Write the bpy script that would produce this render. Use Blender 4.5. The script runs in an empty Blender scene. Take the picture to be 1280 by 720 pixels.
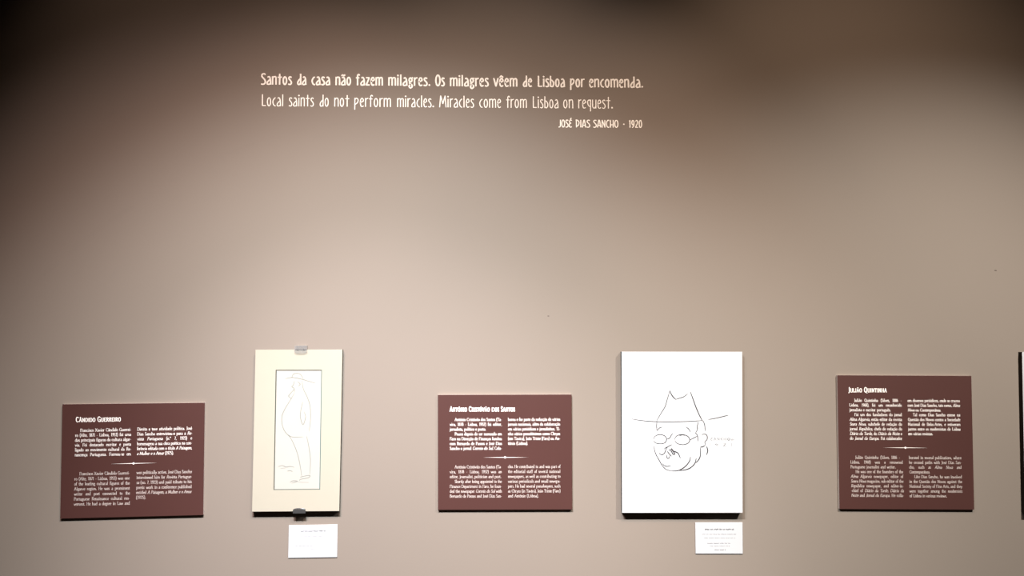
import bpy, math, random
from mathutils import Matrix, Vector

# ---------------------------------------------------------------- camera, world, lights, exposure
scene = bpy.context.scene
col = scene.collection
CAM = [[0.999161, 0.000373, -0.040942], [-0.040861, -0.054762, -0.997663], [-0.002614, 0.998499, -0.054701]]
cam_data = bpy.data.cameras.new('camera')
cam = bpy.data.objects.new('camera', cam_data); col.objects.link(cam)
cam_data.sensor_width = 36.0
cam_data.lens = 1150.0 / 1280.0 * 36.0
cam_data.clip_start = 0.05
mw = Matrix.Identity(4)
for i_ in range(3):
    for j_ in range(3):
        mw[i_][j_] = CAM[i_][j_]
mw.translation = Vector((0.0, -2.74, 1.6))
cam.matrix_world = mw
scene.camera = cam

world = bpy.data.worlds.new('gallery_ambient'); scene.world = world
world.use_nodes = True
world.node_tree.nodes['Background'].inputs[0].default_value = (1.0, 0.9, 0.8, 1)
world.node_tree.nodes['Background'].inputs[1].default_value = 0.0

def spot(name, loc, aim, energy, size, blend=1.0, radius=0.03, color=(1.0, 0.89, 0.78)):
    d = bpy.data.lights.new(name, 'SPOT'); d.energy = energy; d.color = color
    d.spot_size = math.radians(size); d.spot_blend = blend; d.shadow_soft_size = radius
    o = bpy.data.objects.new(name, d); col.objects.link(o)
    o.location = loc
    o.rotation_euler = (Vector(aim) - Vector(loc)).to_track_quat('-Z', 'Y').to_euler()
    return o
# ceiling track heads that wash the wall
spot('track_spot', (-0.928, -1.750, 3.178), (-0.459, 0, 0.858), 204.8, 74.0, 1.000, 0.02, (1.000, 0.761, 0.696))
spot('track_spot', (0.368, -1.750, 3.646), (-0.155, 0, 0.875), 280.4, 65.5, 0.880, 0.02, (1.000, 0.791, 0.659))
spot('track_spot', (0.933, -1.283, 3.321), (1.237, 0, 1.614), 63.7, 76.7, 0.880, 0.02, (1.000, 0.735, 0.542))
spot('track_spot', (1.754, -1.750, 3.135), (1.232, 0, 0.300), 530.8, 76.6, 1.000, 0.02, (1.000, 0.969, 0.908))
spot('track_spot', (-0.565, -1.750, 3.235), (-0.155, 0, 0.300), 524.8, 48.6, 1.000, 0.02, (0.993, 0.932, 1.000))
spot('track_spot', (-0.284, -1.750, 3.115), (-0.195, 0, 0.300), 518.1, 77.5, 1.000, 0.02, (0.786, 0.941, 1.000))
spot('track_spot', (-0.704, -1.125, 3.542), (-0.813, 0, 2.300), 19.2, 48.2, 0.883, 0.02, (1.000, 0.718, 0.552))

scene.view_settings.view_transform = 'Standard'
scene.view_settings.look = 'None'
scene.view_settings.exposure = 0.0
scene.view_settings.gamma = 1.0
scene.view_settings.use_curve_mapping = False

# ---------------------------------------------------------------- measurements, in metres on the wall (x to the right, z up)
panel1 = {'t': 0.008, 'q': [(-1.19298, 1.41286), (-0.78552, 1.41526), (-0.78509, 1.0913), (-1.19133, 1.08527)]}
panel3 = {'t': 0.008, 'q': [(-0.10752, 1.43455), (0.28819, 1.43372), (0.28799, 1.09626), (-0.10645, 1.09932)]}
panel5 = {'t': 0.008, 'q': [(1.08976, 1.48705), (1.501, 1.48338), (1.49759, 1.08355), (1.08744, 1.08959)]}
pic2 = {'t': 0.02, 'q': [(-0.63917, 1.56955), (-0.38629, 1.56923), (-0.39204, 1.10029), (-0.64337, 1.10102)]}
sheet2 = {'t': 0.02, 'q': [(-0.5774, 1.50738), (-0.44834, 1.50686), (-0.45067, 1.16494), (-0.57973, 1.16498)]}
pic4 = {'t': 0.02, 'q': [(0.43655, 1.55981), (0.79843, 1.55842), (0.7918, 1.08379), (0.43363, 1.08746)]}
pic6 = {'t': 0.02, 'q': [(1.65311, 1.55496), (2.03224, 1.55228), (2.027, 1.06636), (1.64667, 1.0736)]}
lab1 = {'t': 0.0028, 'q': [(-0.53975, 1.05785), (-0.3991, 1.05887), (-0.39976, 0.96522), (-0.54061, 0.96464)]}
lab2 = {'t': 0.0028, 'q': [(0.6546, 1.05315), (0.7961, 1.05211), (0.79531, 0.96072), (0.65456, 0.96265)]}
clip_top = {'t': 0.02, 'q': [(-0.52584, 1.58064), (-0.48871, 1.58053), (-0.48852, 1.56067), (-0.52564, 1.56079)]}
clip_bot = {'t': 0.02, 'q': [(-0.52512, 1.10554), (-0.4888, 1.10517), (-0.48868, 1.09234), (-0.52498, 1.09271)]}
QUOTE = [[('Santos', (-0.6371, 2.35897), (-0.54306, 2.35899), 0.03443), ('da', (-0.53072, 2.35899), (-0.50033, 2.359), 0.03449), ('casa', (-0.48797, 2.359), (-0.42947, 2.35902), 0.03451), ('não', (-0.41638, 2.35902), (-0.36681, 2.35903), 0.03454), ('fazem', (-0.35512, 2.35904), (-0.272, 2.35906), 0.03457), ('milagres.', (-0.25885, 2.35906), (-0.12989, 2.35909), 0.03462), ('Os', (-0.11764, 2.35909), (-0.08688, 2.3591), 0.0347), ('milagres', (-0.07389, 2.3591), (0.04564, 2.35913), 0.03472), ('vêem', (0.05771, 2.35913), (0.13241, 2.35915), 0.03479), ('de', (0.14572, 2.35916), (0.17673, 2.35916), 0.03482), ('Lisboa', (0.19127, 2.35917), (0.27623, 2.35919), 0.03485), ('por', (0.28912, 2.35919), (0.33559, 2.3592), 0.0349), ('encomenda.', (0.34703, 2.3592), (0.51501, 2.35924), 0.03494)], [('Local', (-0.63442, 2.29414), (-0.56773, 2.29416), 0.03579), ('saints', (-0.55423, 2.29417), (-0.47812, 2.29419), 0.03583), ('do', (-0.4634, 2.2942), (-0.43322, 2.29421), 0.03588), ('not', (-0.41967, 2.29422), (-0.37279, 2.29423), 0.0359), ('perform', (-0.36041, 2.29424), (-0.24803, 2.29428), 0.03594), ('miracles.', (-0.23225, 2.29429), (-0.11919, 2.29433), 0.036), ('Miracles', (-0.10528, 2.29434), (0.00074, 2.29438), 0.03607), ('come', (0.01399, 2.29438), (0.08246, 2.29441), 0.03614), ('from', (0.09622, 2.29441), (0.16051, 2.29444), 0.03618), ('Lisboa', (0.17575, 2.29444), (0.25596, 2.29447), 0.03623), ('on', (0.26785, 2.29448), (0.30111, 2.29449), 0.03627), ('request.', (0.31374, 2.29449), (0.42132, 2.29453), 0.0363)], [('JOSÉ', (0.25394, 2.23602), (0.29637, 2.23606), 0.02346), ('DIAS', (0.30608, 2.23607), (0.35149, 2.23612), 0.02348), ('SANCHO', (0.35927, 2.23613), (0.43762, 2.23622), 0.0235), ('·', (0.44956, 2.23623), (0.45687, 2.23624), 0.02353), ('1920', (0.46833, 2.23625), (0.51005, 2.23629), 0.02354)]]
TEXT1 = [[('Francisco Xavier Cândido Guerrei-', (-1.14038, 1.33316), (-0.99498, 1.33483)), ('ro (Alte, 1871 - Lisboa, 1953) foi uma', (-1.15443, 1.31897), (-0.99488, 1.32077)), ('das principais figuras da cultura algar-', (-1.15438, 1.30496), (-0.99479, 1.30672)), ('via. Foi destacado escritor e poeta', (-1.15433, 1.29095), (-0.99469, 1.29268)), ('ligado ao movimento cultural da Re-', (-1.15428, 1.27695), (-0.9946, 1.27865)), ('nascença Portuguesa. Formou-se em', (-1.15423, 1.26296), (-0.9945, 1.26462))], [('Direito e teve atividade política. José', (-0.97785, 1.3355), (-0.82091, 1.3373)), ('Dias Sancho entrevistou-o para a *Re-*', (-0.97781, 1.32143), (-0.82073, 1.32321)), ('*vista Portuguesa* (n.º 7, 1923) e', (-0.97776, 1.30738), (-0.82055, 1.30912)), ('homenageou a sua obra poética na con-', (-0.97772, 1.29333), (-0.82037, 1.29504)), ('ferência editada com o título *A Paisagem,*', (-0.97767, 1.27929), (-0.82018, 1.28096)), ('*a Mulher e o Amor* (1925).', (-0.97763, 1.26526), (-0.87248, 1.26636))], [('Francisco Xavier Cândido Guerrei-', (-1.13983, 1.20858), (-0.99707, 1.20994)), ('ro (Alte, 1871 - Lisboa, 1953) was one', (-1.1539, 1.19404), (-0.99667, 1.1955)), ('of the leading cultural figures of the', (-1.1539, 1.17964), (-0.99627, 1.18107)), ('Algarve region. He was a prominent', (-1.15391, 1.16525), (-0.99587, 1.16665)), ('writer and poet connected to the', (-1.15392, 1.15086), (-0.99547, 1.15223)), ('Portuguese Renaissance cultural mo-', (-1.15393, 1.13649), (-0.99508, 1.13782)), ('vement. He had a degree in Law and', (-1.15394, 1.12212), (-0.99468, 1.12343))], [('was politically active. José Dias Sancho', (-0.97749, 1.21082), (-0.81935, 1.21233)), ('interviewed him for *Revista Portugue-*', (-0.97748, 1.19651), (-0.8193, 1.19799)), ('*sa* (no. 7, 1923) and paid tribute to his', (-0.97748, 1.18221), (-0.81925, 1.18365)), ('poetic work in a conference published', (-0.97747, 1.16791), (-0.8192, 1.16932)), ('entitled *A Paisagem, a Mulher e o Amor*', (-0.97747, 1.15362), (-0.81915, 1.155)), ('(1925).', (-0.97747, 1.13935), (-0.94968, 1.13958))]]
TEXT3 = [[('António Cristóvão dos Santos (Ta-', (-0.05776, 1.35748), (0.08106, 1.35702)), ('vira, 1878 - Lisboa, 1952) foi editor,', (-0.07233, 1.34349), (0.08107, 1.34295)), ('jornalista, político e poeta.', (-0.07231, 1.32945), (0.03429, 1.32906)), ('Pouco depois de ser nomeado em', (-0.05773, 1.31537), (0.08109, 1.31483)), ('Faro na Direcção de Finanças fundou', (-0.07228, 1.30142), (0.0811, 1.30079)), ('com Bernardo de Passos e José Dias', (-0.07227, 1.28741), (0.08111, 1.28675)), ('Sancho o jornal *Correio do Sul*. Cola-', (-0.07225, 1.27341), (0.08112, 1.27271))], [('borou e fez parte da redacção de vários', (0.09925, 1.35692), (0.25368, 1.35642)), ('jornais nacionais, além da colaboração', (0.09921, 1.34289), (0.25365, 1.34236)), ('em vários periódicos e jornalinhos. Ti-', (0.09918, 1.32887), (0.25362, 1.3283)), ('nha vários pseudónimos como Chryss', (0.09915, 1.31486), (0.25359, 1.31426)), ('(em Tavira), João Triste (Faro) ou An-', (0.09911, 1.30086), (0.25356, 1.30022)), ('tónio (Lisboa).', (0.09908, 1.28686), (0.15813, 1.2866))], [('António Cristóvão dos Santos (Ta-', (-0.05766, 1.21928), (0.08054, 1.21854)), ('vira, 1878 - Lisboa, 1952) was an', (-0.07218, 1.2052), (0.08059, 1.20435)), ('editor, journalist, politician and poet.', (-0.07216, 1.19105), (0.07884, 1.19018)), ('Shortly after being appointed to the', (-0.05762, 1.17683), (0.08069, 1.176)), ('Finance Department in Faro, he foun-', (-0.07213, 1.16278), (0.08074, 1.16184)), ('ded the newspaper *Correio do Sul* with', (-0.07212, 1.14866), (0.08079, 1.14768)), ('Bernardo de Passos and José Dias San-', (-0.0721, 1.13455), (0.08084, 1.13354))], [('cho. He contributed to and was part of', (0.09892, 1.21886), (0.25386, 1.21804)), ('the editorial staff of several national', (0.09888, 1.20463), (0.25379, 1.20377)), ('newspapers, as well as contributing to', (0.09885, 1.19041), (0.25371, 1.18952)), ('various periodicals and small newspa-', (0.09882, 1.1762), (0.25363, 1.17527)), ('pers. He had several pseudonyms, such', (0.09878, 1.16199), (0.25355, 1.16103)), ('as Chryss (in Tavira), João Triste (Faro)', (0.09875, 1.1478), (0.25347, 1.1468)), ('and António (Lisboa).', (0.09872, 1.13361), (0.1887, 1.13301))]]
TEXT5 = [[('Julião Quintinha (Silves, 1886 -', (1.1392, 1.40762), (1.28443, 1.40627)), ('Lisboa, 1968), foi um reconhecido', (1.12406, 1.39359), (1.28427, 1.39206)), ('jornalista e escritor português.', (1.12404, 1.37942), (1.25015, 1.3782)), ('Foi um dos fundadores do jornal', (1.13912, 1.36512), (1.28395, 1.36368)), ('*Alma Algarvia*, então editor da revista', (1.12399, 1.35112), (1.28379, 1.34949)), ('*Seara Nova*, subchefe de redação do', (1.12397, 1.33697), (1.28363, 1.33532)), ('jornal *República*, chefe de redação do', (1.12395, 1.32284), (1.28347, 1.32115)), ('*Diário da Tarde*, do *Diário da Noite* e', (1.12393, 1.30871), (1.28332, 1.307)), ('do *Jornal da Europa*. Foi colaborador', (1.12391, 1.29459), (1.28316, 1.29285))], [('em diversos periódicos, onde se cruzou', (1.30256, 1.40608), (1.46326, 1.40458)), ('com José Dias Sancho, tais como, *Alma*', (1.30246, 1.39189), (1.46318, 1.39036)), ('*Nova* ou *Contemporânea*.', (1.30236, 1.37771), (1.40412, 1.37672)), ('Tal como Dias Sancho esteve na', (1.31746, 1.36339), (1.46304, 1.36194)), ('Questão dos Novos contra a Sociedade', (1.30217, 1.34937), (1.46296, 1.34774)), ('Nacional de Belas-Artes, e estiveram', (1.30207, 1.33522), (1.46289, 1.33355)), ('juntos entre os modernistas de Lisboa', (1.30197, 1.32107), (1.46282, 1.31937)), ('em várias revistas.', (1.30188, 1.30693), (1.37756, 1.30611))], [('Julião Quintinha (Silves, 1886 -', (1.13865, 1.23791), (1.27459, 1.2363)), ('Lisboa, 1968) was a renowned', (1.12358, 1.224), (1.28322, 1.22209)), ('Portuguese journalist and writer.', (1.12359, 1.20993), (1.26092, 1.20826)), ('He was one of the founders of the', (1.13866, 1.19568), (1.28339, 1.19388)), ('*Alma Algarvia* newspaper, editor of', (1.12361, 1.18181), (1.28348, 1.1798)), ('*Seara Nova* magazine, sub-editor of the', (1.12362, 1.16777), (1.28356, 1.16571)), ('*República* newspaper, and editor-in-', (1.12363, 1.15373), (1.28365, 1.15164)), ('-chief of *Diário da Tarde, Diário da*', (1.12364, 1.1397), (1.28374, 1.13757)), ('*Noite* and *Jornal da Europa*. He colla-', (1.12364, 1.12567), (1.28382, 1.12352))], [('borated in several publications, where', (1.30218, 1.23572), (1.46257, 1.23383)), ('he crossed paths with José Dias San-', (1.30204, 1.22155), (1.46264, 1.21962)), ('cho, such as *Alma Nova* and', (1.30191, 1.20738), (1.4627, 1.20542)), ('*Contemporânea*.', (1.30177, 1.19322), (1.36505, 1.19244)), ('Like Dias Sancho, he was involved', (1.31677, 1.17888), (1.46283, 1.17704)), ('in the Questão dos Novos against the', (1.30151, 1.16493), (1.4629, 1.16286)), ('National Society of Fine Arts, and they', (1.30137, 1.1508), (1.46296, 1.14869)), ('were together among the modernists', (1.30124, 1.13667), (1.46303, 1.13453)), ('of Lisboa in various reviews.', (1.30111, 1.12255), (1.41513, 1.12102))]]
TITLE1 = ('Cândido Guerreiro', (-1.1533, 1.36129), (-1.02432, 1.36279), 0.01428)
TITLE3 = ('António Cristóvão dos Santos', (-0.07237, 1.38539), (0.11894, 1.38451), 0.01453)
TITLE5 = ('Julião Quintinha', (1.12278, 1.43596), (1.24059, 1.43514), 0.01483)
DIV1 = [(-1.05167, 1.24035), (-0.98674, 1.2412), (-0.91895, 1.24226)]
DIV3 = [(0.0255, 1.25049), (0.09027, 1.25022), (0.15894, 1.24968)]
DIV5 = [(1.2242, 1.27009), (1.29232, 1.26935), (1.36106, 1.26836)]
HAT = [[(0.5796, 1.44449), (0.57153, 1.41896), (0.5648, 1.39771), (0.55162, 1.37652), (0.53889, 1.35535)], [(0.57959, 1.44321), (0.58463, 1.43168), (0.591, 1.42312), (0.59741, 1.41754)], [(0.59828, 1.41839), (0.60826, 1.42175), (0.62127, 1.42594), (0.63219, 1.43442)], [(0.64092, 1.43992), (0.64925, 1.41642), (0.65758, 1.39293), (0.6668, 1.37158), (0.6752, 1.3545)], [(0.46541, 1.36132), (0.48472, 1.35781), (0.51048, 1.35468), (0.54058, 1.35279), (0.57935, 1.35212), (0.62248, 1.3527), (0.65705, 1.35419), (0.67435, 1.35536)], [(0.69385, 1.35821), (0.71771, 1.36233), (0.73944, 1.36731), (0.75249, 1.37021)], [(0.53974, 1.35407), (0.53872, 1.34049), (0.53942, 1.32564)], [(0.54029, 1.3269), (0.54683, 1.33407), (0.55547, 1.33699)], [(0.62659, 1.33695), (0.63428, 1.33053), (0.63934, 1.322)], [(0.66349, 1.35159), (0.66031, 1.33971), (0.66016, 1.32908), (0.6544, 1.3185)], [(0.67652, 1.35577), (0.68197, 1.34382), (0.68343, 1.32467)], [(0.52838, 1.30028), (0.53365, 1.30999), (0.54661, 1.31499), (0.56163, 1.31149), (0.56798, 1.30212), (0.56355, 1.29155), (0.5506, 1.28783), (0.53558, 1.29048), (0.52835, 1.29731)], [(0.56797, 1.30127), (0.57661, 1.30418), (0.5832, 1.31474), (0.58667, 1.31683)], [(0.59163, 1.29983), (0.59692, 1.30955), (0.61121, 1.31454), (0.62841, 1.31103), (0.6369, 1.30078), (0.63244, 1.28979), (0.61729, 1.28481), (0.6001, 1.28832), (0.59246, 1.29686)], [(0.60686, 1.31118), (0.61551, 1.31367), (0.62195, 1.31192)], [(0.63687, 1.29824), (0.64773, 1.30368), (0.65859, 1.30912)], [(0.6544, 1.3185), (0.65993, 1.31209), (0.66142, 1.29509)], [(0.67377, 1.31412), (0.68243, 1.31533), (0.68884, 1.31061), (0.68868, 1.29915), (0.68211, 1.29282), (0.68412, 1.2822)], [(0.68196, 1.28221), (0.67542, 1.27802), (0.66894, 1.27764)], [(0.6871, 1.2792), (0.69038, 1.2673), (0.68674, 1.25461)], [(0.66892, 1.27595), (0.66874, 1.26323), (0.66727, 1.25052)], [(0.53032, 1.28121), (0.53189, 1.2685), (0.53731, 1.25365), (0.54574, 1.23878), (0.55289, 1.22605), (0.56477, 1.21327), (0.5819, 1.20806)], [(0.5819, 1.20806), (0.5991, 1.20876), (0.61424, 1.21497), (0.62729, 1.22544), (0.63607, 1.23806), (0.63836, 1.24863)], [(0.60127, 1.20959), (0.62064, 1.21069), (0.63794, 1.21689), (0.65103, 1.22948), (0.65554, 1.24426)], [(0.65451, 1.23156), (0.66414, 1.24207), (0.66863, 1.25475)], [(0.55423, 1.23026), (0.5606, 1.22387), (0.56917, 1.22169), (0.57995, 1.22413)], [(0.5447, 1.26078), (0.55324, 1.25564), (0.56103, 1.26066), (0.56545, 1.27036), (0.56983, 1.27668)], [(0.56031, 1.27252), (0.56769, 1.27754), (0.58284, 1.28506)], [(0.57405, 1.2703), (0.58047, 1.26728), (0.5868, 1.2575), (0.59198, 1.25873), (0.58478, 1.2681), (0.57839, 1.27323)], [(0.58185, 1.27447), (0.58906, 1.26595), (0.59463, 1.26379), (0.60189, 1.2595), (0.60818, 1.2459)], [(0.56742, 1.25553), (0.5686, 1.24621), (0.57462, 1.24617), (0.57729, 1.25334)], [(0.5697, 1.26609), (0.57392, 1.25971), (0.58243, 1.25118)]]
SIG4 = [[(0.6986, 1.2978), (0.70213, 1.30287), (0.70561, 1.30455)], [(0.69944, 1.2961), (0.70465, 1.29776)], [(0.70895, 1.29688), (0.71253, 1.3045), (0.71587, 1.29683)], [(0.71029, 1.29984), (0.71506, 1.30023)], [(0.71933, 1.2968), (0.71987, 1.30402), (0.72539, 1.29719), (0.72593, 1.30441)], [(0.73501, 1.30392), (0.72977, 1.30098), (0.7349, 1.29669)], [(0.73933, 1.30389), (0.73921, 1.29624)], [(0.74539, 1.30385), (0.74527, 1.2962)], [(0.73927, 1.30006), (0.74533, 1.30002)], [(0.75361, 1.30379), (0.74922, 1.29999), (0.75349, 1.29614), (0.75788, 1.29993), (0.75361, 1.30379)], [(0.76442, 1.30286), (0.76217, 1.29735), (0.76954, 1.29815)], [(0.69846, 1.28846), (0.69834, 1.27997)], [(0.7166, 1.28748), (0.7131, 1.28496), (0.71653, 1.28323), (0.72004, 1.28661), (0.71993, 1.27896)], [(0.73821, 1.28732), (0.74427, 1.28728), (0.73809, 1.27968), (0.74588, 1.27962)], [(0.76159, 1.288), (0.76232, 1.2795)]]
FIG = [[(-0.55202, 1.48399), (-0.53344, 1.48765), (-0.51011, 1.48381), (-0.48674, 1.47715), (-0.46523, 1.4705)], [(-0.53343, 1.48672), (-0.52795, 1.49793), (-0.51025, 1.49785), (-0.49985, 1.48282)], [(-0.52588, 1.47732), (-0.52856, 1.46611), (-0.53315, 1.46052), (-0.52659, 1.45582), (-0.52554, 1.44459)], [(-0.51655, 1.47541), (-0.50902, 1.46789), (-0.51455, 1.4623)], [(-0.50352, 1.47722), (-0.49956, 1.45381), (-0.48816, 1.43039), (-0.47951, 1.40232), (-0.47822, 1.36313), (-0.48164, 1.33148)], [(-0.52564, 1.45394), (-0.53759, 1.43998), (-0.54216, 1.43253), (-0.53279, 1.42595)], [(-0.52551, 1.44179), (-0.54014, 1.41665), (-0.55292, 1.39527), (-0.56103, 1.37296), (-0.55889, 1.34688), (-0.54846, 1.32635), (-0.53164, 1.31508), (-0.49914, 1.31486)], [(-0.50106, 1.41644), (-0.5064, 1.39127), (-0.50712, 1.36983), (-0.49949, 1.35022), (-0.49226, 1.37254), (-0.49706, 1.38749)], [(-0.54098, 1.32072), (-0.52775, 1.29833), (-0.51443, 1.26481), (-0.50666, 1.23044), (-0.50173, 1.19984)], [(-0.48894, 1.31665), (-0.48214, 1.28592), (-0.47715, 1.24874), (-0.47862, 1.20704)], [(-0.50634, 1.19802), (-0.4934, 1.20161), (-0.47859, 1.20334), (-0.48223, 1.19689), (-0.50443, 1.19246), (-0.5081, 1.18879)], [(-0.5349, 1.18348), (-0.52847, 1.18804), (-0.51364, 1.18699), (-0.53025, 1.18159)], [(-0.51176, 1.1842), (-0.4821, 1.18301)], [(-0.56963, 1.22911), (-0.55857, 1.23272), (-0.5474, 1.228), (-0.53538, 1.22975), (-0.52331, 1.22687)], [(-0.5631, 1.22442), (-0.54923, 1.22523)], [(-0.54357, 1.21593), (-0.53618, 1.21772), (-0.52875, 1.21488)]]
MARKS = [(1.59083, 1.80351), (0.22097, 1.66648)]
PXM = 0.0023999999999999994


# ---------------------------------------------------------------- materials
def mat(name, color, rough=0.6, spec=0.5, noise=0.0, nscale=40.0, bump=0.0, bscale=300.0, color2=None):
    m = bpy.data.materials.new(name); m.use_nodes = True
    nt = m.node_tree; b = nt.nodes['Principled BSDF']
    b.inputs['Roughness'].default_value = rough
    b.inputs['Specular IOR Level'].default_value = spec
    c = (*color, 1)
    b.inputs['Base Color'].default_value = c
    tc = nt.nodes.new('ShaderNodeTexCoord')
    if noise > 0 or color2:
        n = nt.nodes.new('ShaderNodeTexNoise'); n.inputs['Scale'].default_value = nscale
        n.inputs['Detail'].default_value = 5
        nt.links.new(tc.outputs['Object'], n.inputs['Vector'])
        mx = nt.nodes.new('ShaderNodeMix'); mx.data_type = 'RGBA'
        mx.inputs['A'].default_value = (*[v * (1 - noise) for v in color], 1)
        mx.inputs['B'].default_value = (*(color2 or [min(1, v * (1 + noise)) for v in color]), 1)
        nt.links.new(n.outputs['Fac'], mx.inputs['Factor'])
        nt.links.new(mx.outputs['Result'], b.inputs['Base Color'])
    if bump > 0:
        n2 = nt.nodes.new('ShaderNodeTexNoise'); n2.inputs['Scale'].default_value = bscale
        n2.inputs['Detail'].default_value = 4
        nt.links.new(tc.outputs['Object'], n2.inputs['Vector'])
        bp = nt.nodes.new('ShaderNodeBump'); bp.inputs['Strength'].default_value = bump
        bp.inputs['Distance'].default_value = 0.001
        nt.links.new(n2.outputs['Fac'], bp.inputs['Height'])
        nt.links.new(bp.outputs['Normal'], b.inputs['Normal'])
    return m

M_WALL = mat('taupe_wall_paint', (0.200, 0.165, 0.1376), 0.75, 0.25, noise=0.03, nscale=2.5, bump=0.10, bscale=220)
M_DARK = mat('dark_wall_paint', (0.045, 0.038, 0.033), 0.9, 0.1, noise=0.05, nscale=3)
M_CEIL = mat('black_ceiling_paint', (0.012, 0.011, 0.010), 0.95, 0.1, noise=0.05)
M_FLOOR = mat('dark_wood_floor', (0.030, 0.018, 0.011), 0.55, 0.3, noise=0.3, nscale=6)
M_VINYL = mat('cream_vinyl', (0.97, 0.92, 0.85), 0.55, 0.4, noise=0.01)
M_BROWN = mat('brown_print', (0.057, 0.0215, 0.0180), 0.48, 0.32, noise=0.05, nscale=8)
M_CORE = mat('foam_core', (0.55, 0.46, 0.42), 0.8, 0.2, noise=0.04)
M_INK = mat('white_ink', (0.80, 0.74, 0.70), 0.6, 0.2, noise=0.01)
M_INKT = mat('pale_ink', (0.62, 0.54, 0.50), 0.6, 0.2, noise=0.01)
M_WHITE = mat('white_card', (0.455, 0.455, 0.465), 0.7, 0.2, noise=0.01)
M_LABEL = mat('white_label_card', (0.44, 0.44, 0.45), 0.7, 0.2, noise=0.01)
M_MAT = mat('cream_mat_board', (0.385, 0.345, 0.285), 0.85, 0.1, noise=0.02, nscale=30)
M_SHEET = mat('ivory_paper', (0.41, 0.385, 0.350), 0.85, 0.1, noise=0.03, nscale=30)
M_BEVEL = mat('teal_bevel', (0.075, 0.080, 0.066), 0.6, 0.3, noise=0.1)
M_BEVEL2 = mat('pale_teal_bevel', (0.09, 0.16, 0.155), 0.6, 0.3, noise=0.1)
M_BACK = mat('dark_backing_board', (0.02, 0.016, 0.013), 0.85, 0.1, noise=0.1)
M_GRAPH = mat('graphite', (0.030, 0.028, 0.032), 0.8, 0.2, noise=0.2, nscale=900)
M_PALEG = mat('faint_pencil', (0.225, 0.220, 0.205), 0.9, 0.1, noise=0.2, nscale=900)
M_GREY = mat('pale_grey_ink', (0.13, 0.13, 0.135), 0.8, 0.1, noise=0.05)
M_CHIP = mat('filler_spot', (0.10, 0.08, 0.07), 0.8, 0.1, noise=0.1)

def clear_mat(name, tint, gloss_rough, keep, body=0.5):
    m = bpy.data.materials.new(name); m.use_nodes = True
    nt = m.node_tree; nt.nodes.clear()
    out = nt.nodes.new('ShaderNodeOutputMaterial')
    tr = nt.nodes.new('ShaderNodeBsdfTransparent'); tr.inputs[0].default_value = (*tint, 1)
    gl = nt.nodes.new('ShaderNodeBsdfGlossy'); gl.inputs['Roughness'].default_value = gloss_rough
    df = nt.nodes.new('ShaderNodeBsdfDiffuse'); df.inputs[0].default_value = (body, body, body, 1)
    fr = nt.nodes.new('ShaderNodeFresnel'); fr.inputs['IOR'].default_value = 1.45
    a = nt.nodes.new('ShaderNodeMixShader'); b = nt.nodes.new('ShaderNodeMixShader')
    a.inputs[0].default_value = keep
    nt.links.new(tr.outputs[0], a.inputs[1]); nt.links.new(df.outputs[0], a.inputs[2])
    ge = nt.nodes.new('ShaderNodeNewGeometry'); mu = nt.nodes.new('ShaderNodeMath'); mu.operation = 'MULTIPLY'
    iv = nt.nodes.new('ShaderNodeMath'); iv.operation = 'SUBTRACT'; iv.inputs[0].default_value = 1.0
    nt.links.new(ge.outputs['Backfacing'], iv.inputs[1]); nt.links.new(iv.outputs[0], mu.inputs[1])
    nt.links.new(fr.outputs[0], mu.inputs[0]); nt.links.new(mu.outputs[0], b.inputs[0]); nt.links.new(a.outputs[0], b.inputs[1]); nt.links.new(gl.outputs[0], b.inputs[2])
    nt.links.new(b.outputs[0], out.inputs[0])
    return m
M_GLASS = clear_mat('picture_glass', (0.985, 0.99, 0.985), 0.02, 0.0)
M_CLIP_SHADED = clear_mat('shaded_clear_plastic', (0.50, 0.47, 0.45), 0.2, 0.40, 0.09)  # bottom clip: same clear plastic, its shade painted in as darker tint and body
M_CLIP = clear_mat('clear_plastic', (0.90, 0.90, 0.90), 0.15, 0.10)

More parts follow.
